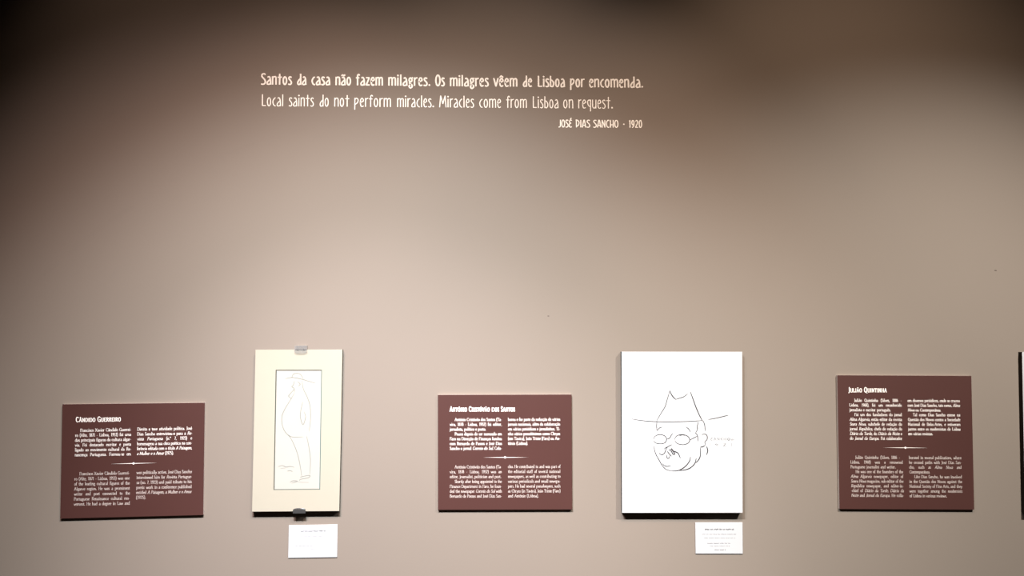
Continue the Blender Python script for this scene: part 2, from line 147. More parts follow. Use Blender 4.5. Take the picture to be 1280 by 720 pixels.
# ---------------------------------------------------------------- mesh helpers
class MB:
    def __init__(self): self.v = []; self.f = []
    def build(self, name, material, parent=None, smooth=False):
        off = parent_world(parent) if parent else Vector((0, 0, 0))
        me = bpy.data.meshes.new(name)
        me.from_pydata([tuple(Vector(p) - off) for p in self.v], [], self.f)
        me.materials.append(material); me.update()
        o = bpy.data.objects.new(name, me); col.objects.link(o)
        if parent: o.parent = parent
        return o
    def solo(self, name, material):            # top-level mesh with its origin at its base centre
        xs = [p[0] for p in self.v]; zs = [p[2] for p in self.v]; ys = [p[1] for p in self.v]
        c = Vector(((min(xs) + max(xs)) / 2, max(ys), min(zs)))
        me = bpy.data.meshes.new(name)
        me.from_pydata([tuple(Vector(p) - c) for p in self.v], [], self.f)
        me.materials.append(material); me.update()
        o = bpy.data.objects.new(name, me); col.objects.link(o); o.location = c
        return o
    def loops(self, rings, cap0=True, cap1=True):     # stack of closed rings, first = back, last = front
        n = len(rings[0]); base = len(self.v)
        for r in rings: self.v += [tuple(p) for p in r]
        for k in range(len(rings) - 1):
            for i in range(n):
                a = base + k * n + i; b = base + k * n + (i + 1) % n
                self.f.append((a, b, b + n, a + n))
        if cap0: self.f.append(tuple(base + i for i in reversed(range(n))))
        if cap1: self.f.append(tuple(base + (len(rings) - 1) * n + i for i in range(n)))
    def box(self, x0, x1, y0, y1, z0, z1):
        self.loops([[(x0, y1, z0), (x1, y1, z0), (x1, y1, z1), (x0, y1, z1)],
                    [(x0, y0, z0), (x1, y0, z0), (x1, y0, z1), (x0, y0, z1)]])
    def plate(self, q, y_back, y_front, bevel=0.0004):
        """board with four given corners (TL, TR, BR, BL) in x,z; softened front edge"""
        c = list(reversed(q))                       # BL, BR, TR, TL : counter-clockwise seen from the room
        ring = lambda s, y: [(x, y, z) for x, z in inset(c, s)]
        self.loops([ring(0, y_back), ring(0, y_front + bevel), ring(bevel * 0.3, y_front + bevel * 0.3), ring(bevel, y_front)])

def inset(q, s):
    cx = sum(p[0] for p in q) / 4; cz = sum(p[1] for p in q) / 4
    return [(x + (s if x < cx else -s), z + (s if z < cz else -s)) for x, z in q]

def parent_world(p):
    v = Vector((0, 0, 0))
    while p: v += Vector(p.location); p = p.parent
    return v

def thing(name, loc, label, cat, group=None):
    o = bpy.data.objects.new(name, None); col.objects.link(o)
    o.empty_display_size = 0.05
    o.location = loc
    o['label'] = label; o['category'] = cat
    if group: o['group'] = group
    return o
def tag(o, label, cat, group=None):
    o['label'] = label; o['category'] = cat
    if group: o['group'] = group
    return o

def smooth(pts, n=5):
    if len(pts) < 3: return list(pts)
    out = []
    P = [pts[0]] + list(pts) + [pts[-1]]
    for i in range(1, len(P) - 2):
        p0, p1, p2, p3 = P[i - 1], P[i], P[i + 1], P[i + 2]
        for k in range(n):
            t = k / n
            out.append(tuple(0.5 * ((2 * p1[j]) + (-p0[j] + p2[j]) * t + (2 * p0[j] - 5 * p1[j] + 4 * p2[j] - p3[j]) * t * t
                             + (-p0[j] + 3 * p1[j] - 3 * p2[j] + p3[j]) * t ** 3) for j in (0, 1)))
    out.append(tuple(pts[-1]))
    return out

def ribbon(mb, pts, y, w, thick=0.0, contrast=0.0, taper=False, closed=False):
    """a stroke of width w along pts (x,z); its face lies at y, towards the room; sharp corners start a new run"""
    if not closed and not taper and len(pts) > 2:
        start = 0
        for i in range(1, len(pts) - 1):
            ax, az = pts[i][0] - pts[i - 1][0], pts[i][1] - pts[i - 1][1]
            bx, bz = pts[i + 1][0] - pts[i][0], pts[i + 1][1] - pts[i][1]
            la, lb = math.hypot(ax, az), math.hypot(bx, bz)
            if la > 1e-7 and lb > 1e-7 and (ax * bx + az * bz) / (la * lb) < 0.55:
                ribbon1(mb, pts[start:i + 1], y - start * 1e-6, w, thick, contrast); start = i
        ribbon1(mb, pts[start:], y - start * 1e-6, w, thick, contrast)
        return
    ribbon1(mb, pts, y, w, thick, contrast, taper, closed)

def ribbon1(mb, pts, y, w, thick=0.0, contrast=0.0, taper=False, closed=False):
    P = [p for i, p in enumerate(pts) if i == 0 or math.dist(p, pts[i - 1]) > 1e-7]
    if len(P) < 2: return
    if closed and math.dist(P[0], P[-1]) < 1e-6: P = P[:-1]
    n = len(P); base = len(mb.v)
    L, R = [], []
    for i in range(n):
        if closed: a, b = P[i - 1], P[(i + 1) % n]
        else: a, b = P[max(i - 1, 0)], P[min(i + 1, n - 1)]
        dx, dz = b[0] - a[0], b[1] - a[1]; l = math.hypot(dx, dz) or 1
        dx /= l; dz /= l
        miter = 1.0
        if (closed or 0 < i < n - 1):
            q = P[(i + 1) % n]; ex, ez = q[0] - P[i][0], q[1] - P[i][1]; el = math.hypot(ex, ez) or 1
            c = abs((dx * ex + dz * ez) / el); miter = min(1 / max(c, 0.5), 1.6)
        ww = w * (1 - contrast + contrast * abs(dz)) * 0.5 * miter
        if taper:
            k = i / (n - 1); ww *= 0.45 + 0.55 * math.sin(math.pi * min(max(k, 0.0), 1.0)) ** 0.6
        x, z = P[i]
        if not closed and i == 0: x -= dx * w * 0.18; z -= dz * w * 0.18
        if not closed and i == n - 1: x += dx * w * 0.18; z += dz * w * 0.18
        L.append((x - dz * ww, z + dx * ww)); R.append((x + dz * ww, z - dx * ww))
    for (lx, lz), (rx, rz) in zip(L, R):
        mb.v += [(lx, y, lz), (rx, y, rz)]
        if thick: mb.v += [(lx, y + thick, lz), (rx, y + thick, rz)]
    s = 4 if thick else 2
    for i in range(n if closed else n - 1):
        a = base + i * s; b = base + ((i + 1) % n) * s
        mb.f.append((a, a + 1, b + 1, b))
        if thick:
            mb.f.append((a, b, b + 2, a + 2)); mb.f.append((a + 1, a + 3, b + 3, b + 1))
    if thick and not closed:
        mb.f.append((base, base + 2, base + 3, base + 1))
        e = base + (n - 1) * s; mb.f.append((e, e + 1, e + 3, e + 2))

def arc(cx, cy, rx, ry, a0=0, a1=360, n=14):
    return [(cx + rx * math.cos(math.radians(a0 + (a1 - a0) * i / n)), cy + ry * math.sin(math.radians(a0 + (a1 - a0) * i / n))) for i in range(n + 1)]
def S(*p): return smooth(p, 4)
def Ln(*p): return list(p)
def dot(x, y, r=0.07): return ('dot', x, y, r)

# accents, centred on x = 0, sitting on height y
def accent(kind, x, y):
    if kind == 'til': return [S((x - .15, y + .03), (x - .06, y + .10), (x + .05, y + .04), (x + .14, y + .11))]
    if kind == 'circ': return [Ln((x - .14, y), (x, y + .14), (x + .14, y))]
    if kind == 'acute': return [Ln((x - .02, y), (x + .12, y + .16))]
ACC = {'ã': ('a', 'til'), 'â': ('a', 'circ'), 'á': ('a', 'acute'), 'é': ('e', 'acute'), 'ê': ('e', 'circ'), 'í': ('i', 'acute'),
       'ó': ('o', 'acute'), 'ô': ('o', 'circ'), 'õ': ('o', 'til'), 'ú': ('u', 'acute'), 'É': ('E', 'acute'), 'Â': ('A', 'circ'),
       'Ó': ('O', 'acute'), 'Ã': ('A', 'til'), 'Á': ('A', 'acute')}

# ---- narrow art-nouveau alphabet of the wall quotation (cap height 1, x-height 0.72)
Q = {
 'S': (.42, [S((.37, .93), (.24, 1.0), (.09, .92), (.08, .74), (.2, .58), (.33, .42), (.38, .22), (.3, .05), (.16, .0), (.02, .03))]),
 'a': (.41, [S((.11, .67), (.2, .73), (.29, .64), (.34, .42), (.36, 0)), S((.335, .46), (.2, .36), (.07, .19), (.07, .04), (.18, .0), (.35, .06))]),
 'n': (.43, [Ln((.06, 0), (.06, .74)), S((.06, .56), (.15, .70), (.27, .73), (.36, .62), (.37, 0))]),
 't': (.38, [Ln((.19, .98), (.19, 0)), Ln((.02, .68), (.36, .68))]),
 'o': (.43, [arc(.21, .36, .15, .36)]),
 's': (.34, [S((.29, .66), (.2, .73), (.09, .68), (.08, .53), (.19, .40), (.28, .26), (.28, .09), (.17, .0), (.03, .04))]),
 'd': (.42, [Ln((.35, 0), (.35, 1.0)), S((.35, .56), (.22, .46), (.10, .28), (.08, .10), (.17, .0), (.35, .10))]),
 'c': (.34, [S((.30, .72), (.2, .66), (.09, .48), (.07, .3), (.13, .12), (.22, .03), (.31, .0))]),
 'f': (.32, [S((.31, .92), (.24, 1.0), (.16, .95), (.14, .8), (.14, 0)), Ln((.01, .68), (.28, .68))]),
 'z': (.36, [Ln((.04, .70), (.31, .70), (.05, .02), (.33, .02))]),
 'e': (.38, [S((.07, .35), (.2, .42), (.32, .50), (.28, .68), (.19, .73), (.1, .62), (.06, .38), (.1, .1), (.2, .0), (.33, .06))]),
 'm': (.66, [Ln((.06, 0), (.06, .74)), S((.06, .56), (.13, .69), (.23, .73), (.32, .62), (.33, 0)), S((.33, .58), (.4, .69), (.5, .73), (.59, .62), (.6, 0))]),
 'i': (.17, [Ln((.085, 0), (.085, .72)), dot(.085, .93)]),
 'l': (.17, [Ln((.085, 0), (.085, 1.0))]),
 'g': (.40, [arc(.19, .53, .12, .19), S((.16, .35), (.1, .24), (.2, .14), (.3, .05), (.33, -.1), (.2, -.23), (.08, -.12), (.1, .02), (.22, .1)), Ln((.28, .66), (.38, .74))]),
 'r': (.30, [Ln((.06, 0), (.06, .74)), S((.06, .54), (.15, .69), (.29, .73))]),
 'v': (.40, [Ln((.02, .74), (.2, 0), (.38, .74))]),
 'b': (.42, [Ln((.07, 0), (.07, 1.0)), S((.07, .64), (.22, .58), (.35, .38), (.33, .12), (.2, .0), (.07, .10))]),
 'p': (.42, [Ln((.07, -.26), (.07, .74)), S((.07, .60), (.2, .73), (.34, .64), (.34, .44), (.22, .27), (.07, .18))]),
 'q': (.42, [Ln((.35, -.26), (.35, .74)), S((.35, .62), (.22, .73), (.09, .60), (.09, .38), (.2, .2), (.35, .12))]),
 'u': (.43, [S((.06, .74), (.06, .2), (.14, .03), (.26, .02), (.37, .2)), Ln((.37, .74), (.37, 0))]),
 'O': (.50, [arc(.25, .5, .2, .5)]),
 'L': (.40, [Ln((.07, 1.0), (.07, .03), (.38, .03))]),
 'M': (.66, [Ln((.03, 0), (.12, 1.0), (.33, .3), (.54, 1.0), (.63, 0))]),
 'J': (.34, [S((.27, 1.0), (.27, .3), (.2, .06), (.02, .0))]),
 'E': (.42, [S((.38, .93), (.25, 1.0), (.1, .85), (.16, .6), (.3, .55)), S((.2, .55), (.07, .4), (.07, .12), (.2, .0), (.38, .06))]),
 'D': (.46, [Ln((.08, 0), (.08, 1.0)), S((.02, 1.0), (.2, .98), (.38, .78), (.4, .5), (.3, .25), (.08, .12))]),
 'I': (.18, [Ln((.09, 0), (.09, 1.0))]),
 'A': (.48, [Ln((.03, 0), (.2, 1.0), (.28, 1.0), (.44, 0)), Ln((.1, .26), (.4, .26))]),
 'N': (.46, [Ln((.06, 0), (.06, 1.0), (.38, .12)), Ln((.40, 0), (.40, 1.0))]),
 'C': (.42, [S((.38, .95), (.26, 1.0), (.12, .82), (.07, .5), (.12, .18), (.26, .0), (.38, .04))]),
 'H': (.48, [Ln((.07, 0), (.07, 1.0)), Ln((.41, 0), (.41, 1.0)), Ln((.07, .36), (.41, .36))]),
 '1': (.22, [Ln((.04, .86), (.12, 1.0), (.12, 0))]),
 '9': (.42, [arc(.21, .68, .14, .31), S((.35, .66), (.32, .3), (.2, .06), (.1, .0))]),
 '2': (.40, [S((.06, .85), (.18, 1.0), (.32, .88), (.3, .62), (.05, .02)), Ln((.05, .03), (.38, .03))]),
 '0': (.44, [arc(.22, .5, .16, .5)]),
 '.': (.17, [dot(.085, .06, .075)]), '·': (.2, [dot(.1, .45, .1)]),
}
# ---- book roman of the panel texts (cap height 1, x-height 0.62)
B = {
 'a': (.50, [S((.1, .52), (.22, .62), (.36, .54), (.37, .3), (.37, .06), (.46, .0)), S((.36, .36), (.16, .3), (.07, .14), (.16, .0), (.36, .12))]),
 'b': (.56, [Ln((.1, 0), (.1, 1.05)), Ln((.0, 1.03), (.1, 1.05)), S((.1, .45), (.28, .62), (.48, .48), (.48, .15), (.28, .0), (.1, .1))]),
 'c': (.46, [S((.41, .48), (.28, .62), (.1, .52), (.06, .28), (.14, .06), (.28, .0), (.42, .1))]),
 'd': (.58, [Ln((.44, .03), (.44, 1.05)), Ln((.34, 1.03), (.44, 1.05)), Ln((.44, .02), (.53, .02)), S((.44, .45), (.28, .62), (.08, .48), (.07, .15), (.25, .0), (.44, .12))]),
 'e': (.46, [S((.07, .35), (.40, .35), (.36, .56), (.24, .62), (.1, .5), (.06, .28), (.14, .06), (.28, .0), (.41, .09))]),
 'f': (.34, [S((.38, .98), (.27, 1.06), (.17, .95), (.15, .7), (.15, 0)), Ln((.03, .6), (.32, .6)), Ln((.05, .02), (.27, .02))]),
 'g': (.50, [arc(.23, .42, .15, .2), S((.14, .24), (.09, .12), (.2, .05), (.4, .0), (.44, -.14), (.3, -.3), (.12, -.26), (.07, -.12), (.2, -.01)), Ln((.36, .55), (.48, .6))]),
 'h': (.58, [Ln((.11, 0), (.11, 1.05)), Ln((.01, 1.03), (.11, 1.05)), S((.11, .42), (.27, .62), (.43, .55), (.45, .35), (.45, 0)), Ln((.02, .02), (.2, .02)), Ln((.36, .02), (.55, .02))]),
 'i': (.30, [Ln((.15, 0), (.15, .6)), Ln((.05, .58), (.15, .6)), Ln((.05, .02), (.26, .02)), dot(.15, .88, .08)]),
 'j': (.28, [S((.16, .6), (.16, -.1), (.1, -.28), (-.02, -.3)), Ln((.06, .58), (.16, .6)), dot(.16, .88, .08)]),
 'k': (.55, [Ln((.11, 0), (.11, 1.05)), Ln((.46, .6), (.13, .3), (.5, .0))]),
 'l': (.29, [Ln((.15, 0), (.15, 1.05)), Ln((.05, 1.03), (.15, 1.05)), Ln((.05, .02), (.26, .02))]),
 'm': (.88, [Ln((.11, 0), (.11, .6)), Ln((.01, .58), (.11, .6)), S((.11, .42), (.26, .62), (.4, .54), (.43, .35), (.43, 0)), S((.43, .42), (.58, .62), (.72, .54), (.75, .35), (.75, 0)), Ln((.02, .02), (.2, .02)), Ln((.66, .02), (.85, .02))]),
 'n': (.58, [Ln((.11, 0), (.11, .6)), Ln((.01, .58), (.11, .6)), S((.11, .42), (.27, .62), (.43, .55), (.45, .35), (.45, 0)), Ln((.02, .02), (.2, .02)), Ln((.36, .02), (.55, .02))]),
 'o': (.52, [arc(.26, .31, .2, .31)]),
 'p': (.57, [Ln((.11, -.33), (.11, .6)), Ln((.01, .58), (.11, .6)), S((.11, .45), (.28, .62), (.48, .48), (.48, .15), (.28, .0), (.11, .1)), Ln((.02, -.32), (.22, -.32))]),
 'q': (.57, [Ln((.44, -.33), (.44, .6)), S((.44, .45), (.28, .62), (.08, .48), (.07, .15), (.25, .0), (.44, .12)), Ln((.34, -.32), (.54, -.32))]),
 'r': (.40, [Ln((.11, 0), (.11, .6)), Ln((.01, .58), (.11, .6)), S((.11, .4), (.22, .6), (.36, .58)), Ln((.02, .02), (.22, .02))]),
 's': (.40, [S((.33, .5), (.22, .62), (.08, .52), (.12, .36), (.28, .27), (.35, .13), (.22, .0), (.06, .1))]),
 't': (.35, [S((.15, .8), (.15, .2), (.2, .02), (.34, .06)), Ln((.03, .6), (.32, .6))]),
 'u': (.58, [S((.11, .6), (.11, .2), (.2, .0), (.36, .05), (.45, .2)), Ln((.45, .6), (.45, 0)), Ln((.45, .02), (.54, .02)), Ln((.02, .59), (.11, .59)), Ln((.36, .59), (.45, .59))]),
 'v': (.52, [Ln((.04, .6), (.25, 0), (.47, .6))]), 'w': (.76, [Ln((.03, .6), (.2, 0), (.38, .58), (.56, 0), (.73, .6))]),
 'x': (.52, [Ln((.05, .6), (.46, 0)), Ln((.45, .6), (.06, 0))]),
 'y': (.52, [Ln((.04, .6), (.27, .02)), S((.48, .6), (.25, -.02), (.15, -.28), (.02, -.3))]),
 'z': (.46, [Ln((.06, .58), (.4, .58), (.06, .03), (.42, .03))]),
 'A': (.76, [Ln((.06, 0), (.37, 1.0), (.68, 0)), Ln((.18, .36), (.57, .36)), Ln((.0, .02), (.16, .02)), Ln((.58, .02), (.76, .02))]),
 'B': (.62, [Ln((.12, 0), (.12, 1.0)), S((.05, .98), (.35, .98), (.5, .76), (.35, .54), (.12, .53)), S((.3, .53), (.55, .4), (.53, .1), (.3, .02), (.04, .02))]),
 'C': (.70, [S((.63, .8), (.4, 1.0), (.14, .85), (.07, .5), (.16, .14), (.4, .0), (.65, .16))]),
 'D': (.76, [Ln((.12, 0), (.12, 1.0)), S((.04, .98), (.4, .98), (.66, .75), (.7, .45), (.58, .12), (.3, .02), (.04, .02))]),
 'E': (.58, [Ln((.52, .8), (.52, .98), (.12, .98), (.12, .02), (.54, .02), (.55, .18)), Ln((.12, .52), (.42, .52))]),
 'F': (.55, [Ln((.52, .8), (.52, .98), (.12, .98), (.12, 0)), Ln((.12, .52), (.42, .52)), Ln((.03, .02), (.24, .02))]),
 'G': (.76, [S((.65, .8), (.4, 1.0), (.14, .85), (.07, .5), (.16, .14), (.4, .0), (.65, .1)), Ln((.65, 0), (.65, .42), (.48, .42))]),
 'H': (.78, [Ln((.13, 0), (.13, 1.0)), Ln((.64, 0), (.64, 1.0)), Ln((.13, .5), (.64, .5)), Ln((.03, .02), (.24, .02)), Ln((.54, .02), (.75, .02)), Ln((.03, .98), (.24, .98)), Ln((.54, .98), (.75, .98))]),
 'I': (.32, [Ln((.16, 0), (.16, 1.0)), Ln((.05, .02), (.28, .02)), Ln((.05, .98), (.28, .98))]),
 'J': (.36, [S((.2, 1.0), (.2, .1), (.12, -.1), (-.02, -.12)), Ln((.1, .98), (.32, .98))]),
 'L': (.58, [Ln((.13, 1.0), (.13, .02), (.54, .02), (.56, .2)), Ln((.04, .98), (.25, .98))]),
 'M': (.92, [Ln((.1, 0), (.14, 1.0), (.45, .12), (.76, 1.0), (.8, 0)), Ln((.0, .02), (.2, .02)), Ln((.7, .02), (.9, .02))]),
 'N': (.80, [Ln((.13, 0), (.13, 1.0), (.65, .04), (.65, 1.0)), Ln((.03, .02), (.24, .02)), Ln((.55, .98), (.76, .98))]),
 'O': (.78, [arc(.38, .5, .31, .5)]),
 'P': (.60, [Ln((.13, 0), (.13, 1.0)), S((.05, .98), (.38, .98), (.53, .74), (.38, .5), (.13, .48)), Ln((.03, .02), (.25, .02))]),
 'Q': (.80, [arc(.38, .5, .31, .5), S((.38, .06), (.6, -.1), (.84, -.14))]),
 'R': (.66, [Ln((.13, 0), (.13, 1.0)), S((.05, .98), (.38, .98), (.52, .76), (.38, .54), (.13, .52)), Ln((.3, .52), (.62, .0)), Ln((.03, .02), (.25, .02))]),
 'S': (.50, [S((.42, .8), (.25, 1.0), (.08, .85), (.12, .6), (.36, .42), (.43, .18), (.25, .0), (.06, .18))]),
 'T': (.66, [Ln((.04, .82), (.06, .98), (.6, .98), (.62, .82)), Ln((.33, .98), (.33, 0)), Ln((.22, .02), (.44, .02))]),
 'U': (.76, [S((.13, 1.0), (.13, .3), (.22, .04), (.4, .0), (.58, .05), (.64, .3), (.64, 1.0))]),
 'V': (.74, [Ln((.04, 1.0), (.36, 0), (.68, 1.0))]),
 'X': (.74, [Ln((.06, 1.0), (.66, 0)), Ln((.64, 1.0), (.08, 0)), Ln((.0, .02), (.18, .02)), Ln((.56, .02), (.74, .02))]),
 '0': (.5, [arc(.25, .5, .18, .5)]), '1': (.42, [Ln((.1, .85), (.22, 1.0), (.22, 0)), Ln((.1, .02), (.34, .02))]),
 '2': (.5, [S((.08, .8), (.22, 1.0), (.4, .85), (.36, .55), (.06, .03)), Ln((.06, .03), (.44, .03))]),
 '3': (.48, [S((.08, .85), (.22, 1.0), (.38, .8), (.22, .55)), S((.22, .55), (.42, .3), (.25, .0), (.06, .1))]),
 '4': (.5, [Ln((.36, 0), (.36, 1.0), (.05, .3), (.46, .3))]),
 '5': (.48, [S((.1, .55), (.3, .6), (.42, .3), (.25, .0), (.06, .08)), Ln((.1, .55), (.13, .98), (.42, .98))]),
 '6': (.5, [arc(.25, .3, .17, .3), S((.09, .4), (.14, .75), (.36, 1.0))]),
 '7': (.48, [Ln((.06, .98), (.44, .98), (.18, 0))]),
 '8': (.5, [arc(.25, .75, .14, .24), arc(.25, .26, .18, .26)]),
 '9': (.5, [arc(.25, .7, .17, .3), S((.41, .62), (.36, .25), (.12, .0))]),
 '.': (.24, [dot(.12, .06, .085)]), ',': (.24, [Ln((.15, .1), (.08, -.14))]), ';': (.24, [dot(.12, .5, .08)]),
 '-': (.34, [Ln((.05, .32), (.29, .32))]), '(': (.32, [S((.27, 1.1), (.1, .75), (.07, .4), (.12, .0), (.27, -.25))]),
 ')': (.32, [S((.05, 1.1), (.22, .75), (.25, .4), (.2, .0), (.05, -.25))]), 'º': (.3, [arc(.15, .82, .1, .16)]),
 '·': (.24, [dot(.12, .4, .09)]),
}
B['ç'] = (.46, B['c'][1] + [S((.26, .0), (.32, -.12), (.24, -.24), (.12, -.22))])
Q['ç'] = Q['c']
def glyph(font, ch):
    if ch in font: return font[ch]
    if ch in ACC:
        b, k = ACC[ch]; w, st = font[b]
        if b == 'i': st = [s for s in st if s[0] != 'dot']
        top = (1.1 if b.isupper() else (.84 if font is Q else .78))
        return w, st + accent(k, w * .5, top)
    raise KeyError(ch)

def draw_glyph(mb, font, ch, ox, oz, ux, uz, wx, cap, y, weight, thick=0.0, contrast=0.0, slant=0.0, plain=False):
    """ux,uz: unit vector of the baseline; wx: horizontal scale; cap: height scale"""
    w, st = glyph(font, ch)
    def T(p):
        a = p[0] * wx + slant * p[1] * cap; b = p[1] * cap
        return (ox + ux * a - uz * b, oz + uz * a + ux * b)
    if plain:                                       # display face: drop the foot and head serifs
        st = [s for s in st if s[0] == 'dot' or not (len(s) == 2 and s[0][1] == s[1][1] and s[0][1] in (.02, .98))]
    for k, s in enumerate(st):
        yy = y - k * 0.00002
        if s[0] == 'dot':
            c = T((s[1], s[2])); r = max(s[3] * cap, weight * 0.62)
            ring = [(c[0] + r * math.cos(a * math.pi / 4), yy, c[1] + r * math.sin(a * math.pi / 4)) for a in range(8)]
            if thick: mb.loops([[(p[0], y + thick, p[2]) for p in ring], ring], cap0=False)
            else:
                b0 = len(mb.v); mb.v += ring; mb.f.append(tuple(range(b0, b0 + 8)))
        else:
            closed = math.dist(s[0], s[-1]) < 1e-6
            ribbon(mb, [T(p) for p in s], yy, weight, (thick - k * 0.00002 if thick else 0), contrast, closed=closed)
    return w * wx

def text_width(font, s): return sum(glyph(font, c)[0] for c in s)

# ---------------------------------------------------------------- the room
def structure(o): o['kind'] = 'structure'; return o
mb = MB(); mb.box(-4.2, 4.4, 0.0, 0.15, 0, 3.8); wall = structure(mb.build('wall_back', M_WALL))
mb = MB(); mb.box(-4.35, -4.2, -6.0, 0.15, 0, 3.8); structure(mb.build('wall_left', M_DARK))
mb = MB(); mb.box(4.4, 4.55, -6.0, 0.15, 0, 3.8); structure(mb.build('wall_right', M_DARK))
mb = MB(); mb.box(-4.35, 4.55, -6.15, -6.0, 0, 3.8); structure(mb.build('wall_front', M_DARK))
mb = MB(); mb.box(-4.35, 4.55, -6.15, 0.15, -0.1, 0.0); structure(mb.build('floor', M_FLOOR))
mb = MB(); mb.box(-4.35, 4.55, -6.15, 0.15, 3.8, 3.9); structure(mb.build('ceiling', M_CEIL))
mb = MB(); mb.box(-4.2, 4.4, -0.015, 0.0, 0, 0.09); structure(mb.build('baseboard_back', M_DARK))
# two tiny filled nail holes in the paint
for (x, z), rx in zip(MARKS, (0.0042, 0.0032)):
    mb = MB()
    mb.loops([[(x + rx * math.cos(a), 0.0, z + rx * .42 * math.sin(a)) for a in [k * math.pi / 5 for k in range(10)]],
              [(x + .7 * rx * math.cos(a), -0.0006, z + .3 * rx * math.sin(a)) for a in [k * math.pi / 5 for k in range(10)]]], cap0=False)
    mb.build('nail_hole', M_CHIP, wall)

# ---------------------------------------------------------------- the quotation on the wall: each letter is cut vinyl
QL = ['upper line of raised cream wall lettering, the bold Portuguese sentence beginning Santos da casa',
      'thinner cream wall lettering below the bold line, the English sentence beginning Local saints',
      'short line of small cream capital wall lettering reading JOSÉ DIAS SANCHO · 1920']
for li, line in enumerate(QUOTE):
    wt = (0.0046, 0.0029, 0.0031)[li]
    x0 = line[0][1][0]; x1 = line[-1][2][0]
    t = thing('wall_lettering', ((x0 + x1) / 2, 0, line[0][1][1]), QL[li], 'lettering')
    for w, a, b, cap in line:
        L = b[0] - a[0] - wt * 0.6
        n_ = len(w); k = L / (text_width(Q, w) + .07 * (n_ - 1))
        dx, dz = b[0] - a[0], b[1] - a[1]; l = math.hypot(dx, dz); ux, uz = dx / l, dz / l
        pos = wt * 0.15
        for ch in w:
            mb = MB()
            adv = draw_glyph(mb, Q, ch, a[0] + ux * pos, a[1] + uz * pos + wt * .25, ux, uz, k, cap - wt * .5, -0.0004, wt, 0.0004, contrast=0.12)
            mb.build('letter' if ch.isalnum() else 'punctuation_mark', M_VINYL, t)
            pos += adv + .07 * k

# ---------------------------------------------------------------- brown text panels
def draw_line(mb, s, a, b, y, cap, weight, justify):
    toks = []; ital = False
    for w in s.split(' '):
        runs = []
        cur = ''
        for ch in w:
            if ch == '*':
                if cur: runs.append((cur, ital)); cur = ''
                ital = not ital
            else: cur += ch
        if cur: runs.append((cur, ital))
        toks.append(runs)
    dx, dz = b[0] - a[0], b[1] - a[1]; L = math.hypot(dx, dz); ux, uz = dx / L, dz / L
    em = cap * 0.92
    widths = [sum(text_width(B, r) for r, _ in t) * em for t in toks]
    gaps = len(toks) - 1
    mingap = cap * 0.26
    k = min(1.13, (L - gaps * cap * .36) / sum(widths))
    gap = (L - sum(widths) * k) / gaps if gaps else 0
    if not gaps: k = L / sum(widths)
    pos = 0
    for t, w in zip(toks, widths):
        for r, it in t:
            for ch in r:
                pos += draw_glyph(mb, B, ch, a[0] + ux * pos, a[1] + uz * pos, ux, uz, em * k, cap, y, weight, 0.0, contrast=0.45, slant=0.2 if it else 0.0)
        pos += gap

def text_panel(d, title, blocks, div, label):
    q = d['q']; t = d['t']
    cx = sum(p[0] for p in q) / 4; zb = min(p[1] for p in q)
    root = thing('text_panel', (cx, 0, zb), label, 'text panel', 'brown bilingual text panels')
    mb = MB(); mb.plate(inset(q, 0.0002), 0.0, -t + 0.0006, 0.0002); mb.build('foam_board', M_CORE, root)['label'] = 'pale cut edge of the board'
    mb = MB(); mb.plate(q, -t + 0.0006, -t, 0.0003); mb.build('printed_face', M_BROWN, root)
    y = -t - 0.00012
    # heading in heavy small capitals
    s, a, b, cap = title
    mb = MB()
    words = s.split(' ')
    W = lambda w: text_width(B, w[0]) + sum(text_width(B, c.upper()) * .82 for c in w[1:])
    tot = sum(W(w) for w in words) + .45 * (len(words) - 1) + .1 * sum(len(w) for w in words)
    L = b[0] - a[0]; k = L / tot; dz = (b[1] - a[1]) / L; pos = 0
    for w in words:
        for i, ch in enumerate(w):
            sc = 1.0 if (i == 0 and w != 'dos') else .78
            kk = k * (1 if i == 0 else .82)
            pos += draw_glyph(mb, B, ch.upper(), a[0] + pos, a[1] + dz * pos, 1, dz, kk, cap * sc, y, 0.0025 * (1 if sc == 1 else .88), 0.0, contrast=0.45, plain=True) + .1 * k
        pos += .45 * k
    mb.build('heading', M_INK, root)
    for bi, blk in enumerate(blocks):
        mb = MB(); en = bi >= 2
        for s, a, b in blk:
            draw_line(mb, s, a, b, y, 0.0088, 0.00108 if not en else 0.00080, True)
        o = mb.build('paragraph', M_INK if not en else M_INKT, root)
    # swelled rule with a lozenge
    mb = MB()
    (xa, za), (xm, zm), (xb, zb_) = div
    base = len(mb.v)
    h = 0.0009
    mb.v += [(xa, y, za), (xm, y, zm - h), (xb, y, zb_), (xm, y, zm + h)]; mb.f.append((0, 1, 2, 3))
    r = 0.0036
    b0 = len(mb.v); mb.v += [(xm - r * 1.3, y - .0001, zm), (xm, y - .0001, zm - r), (xm + r * 1.3, y - .0001, zm), (xm, y - .0001, zm + r)]; mb.f.append((b0, b0 + 1, b0 + 2, b0 + 3))
    mb.build('divider_rule', M_INK, root)
    return root

text_panel(panel1, TITLE1, TEXT1, DIV1, 'leftmost brown text panel, slightly askew, left of the framed figure drawing')
text_panel(panel3, TITLE3, TEXT3, DIV3, 'middle brown text panel between the narrow cream picture and the white hat portrait')
text_panel(panel5, TITLE5, TEXT5, DIV5, 'squarest brown text panel, hung highest, right of the white hat portrait')

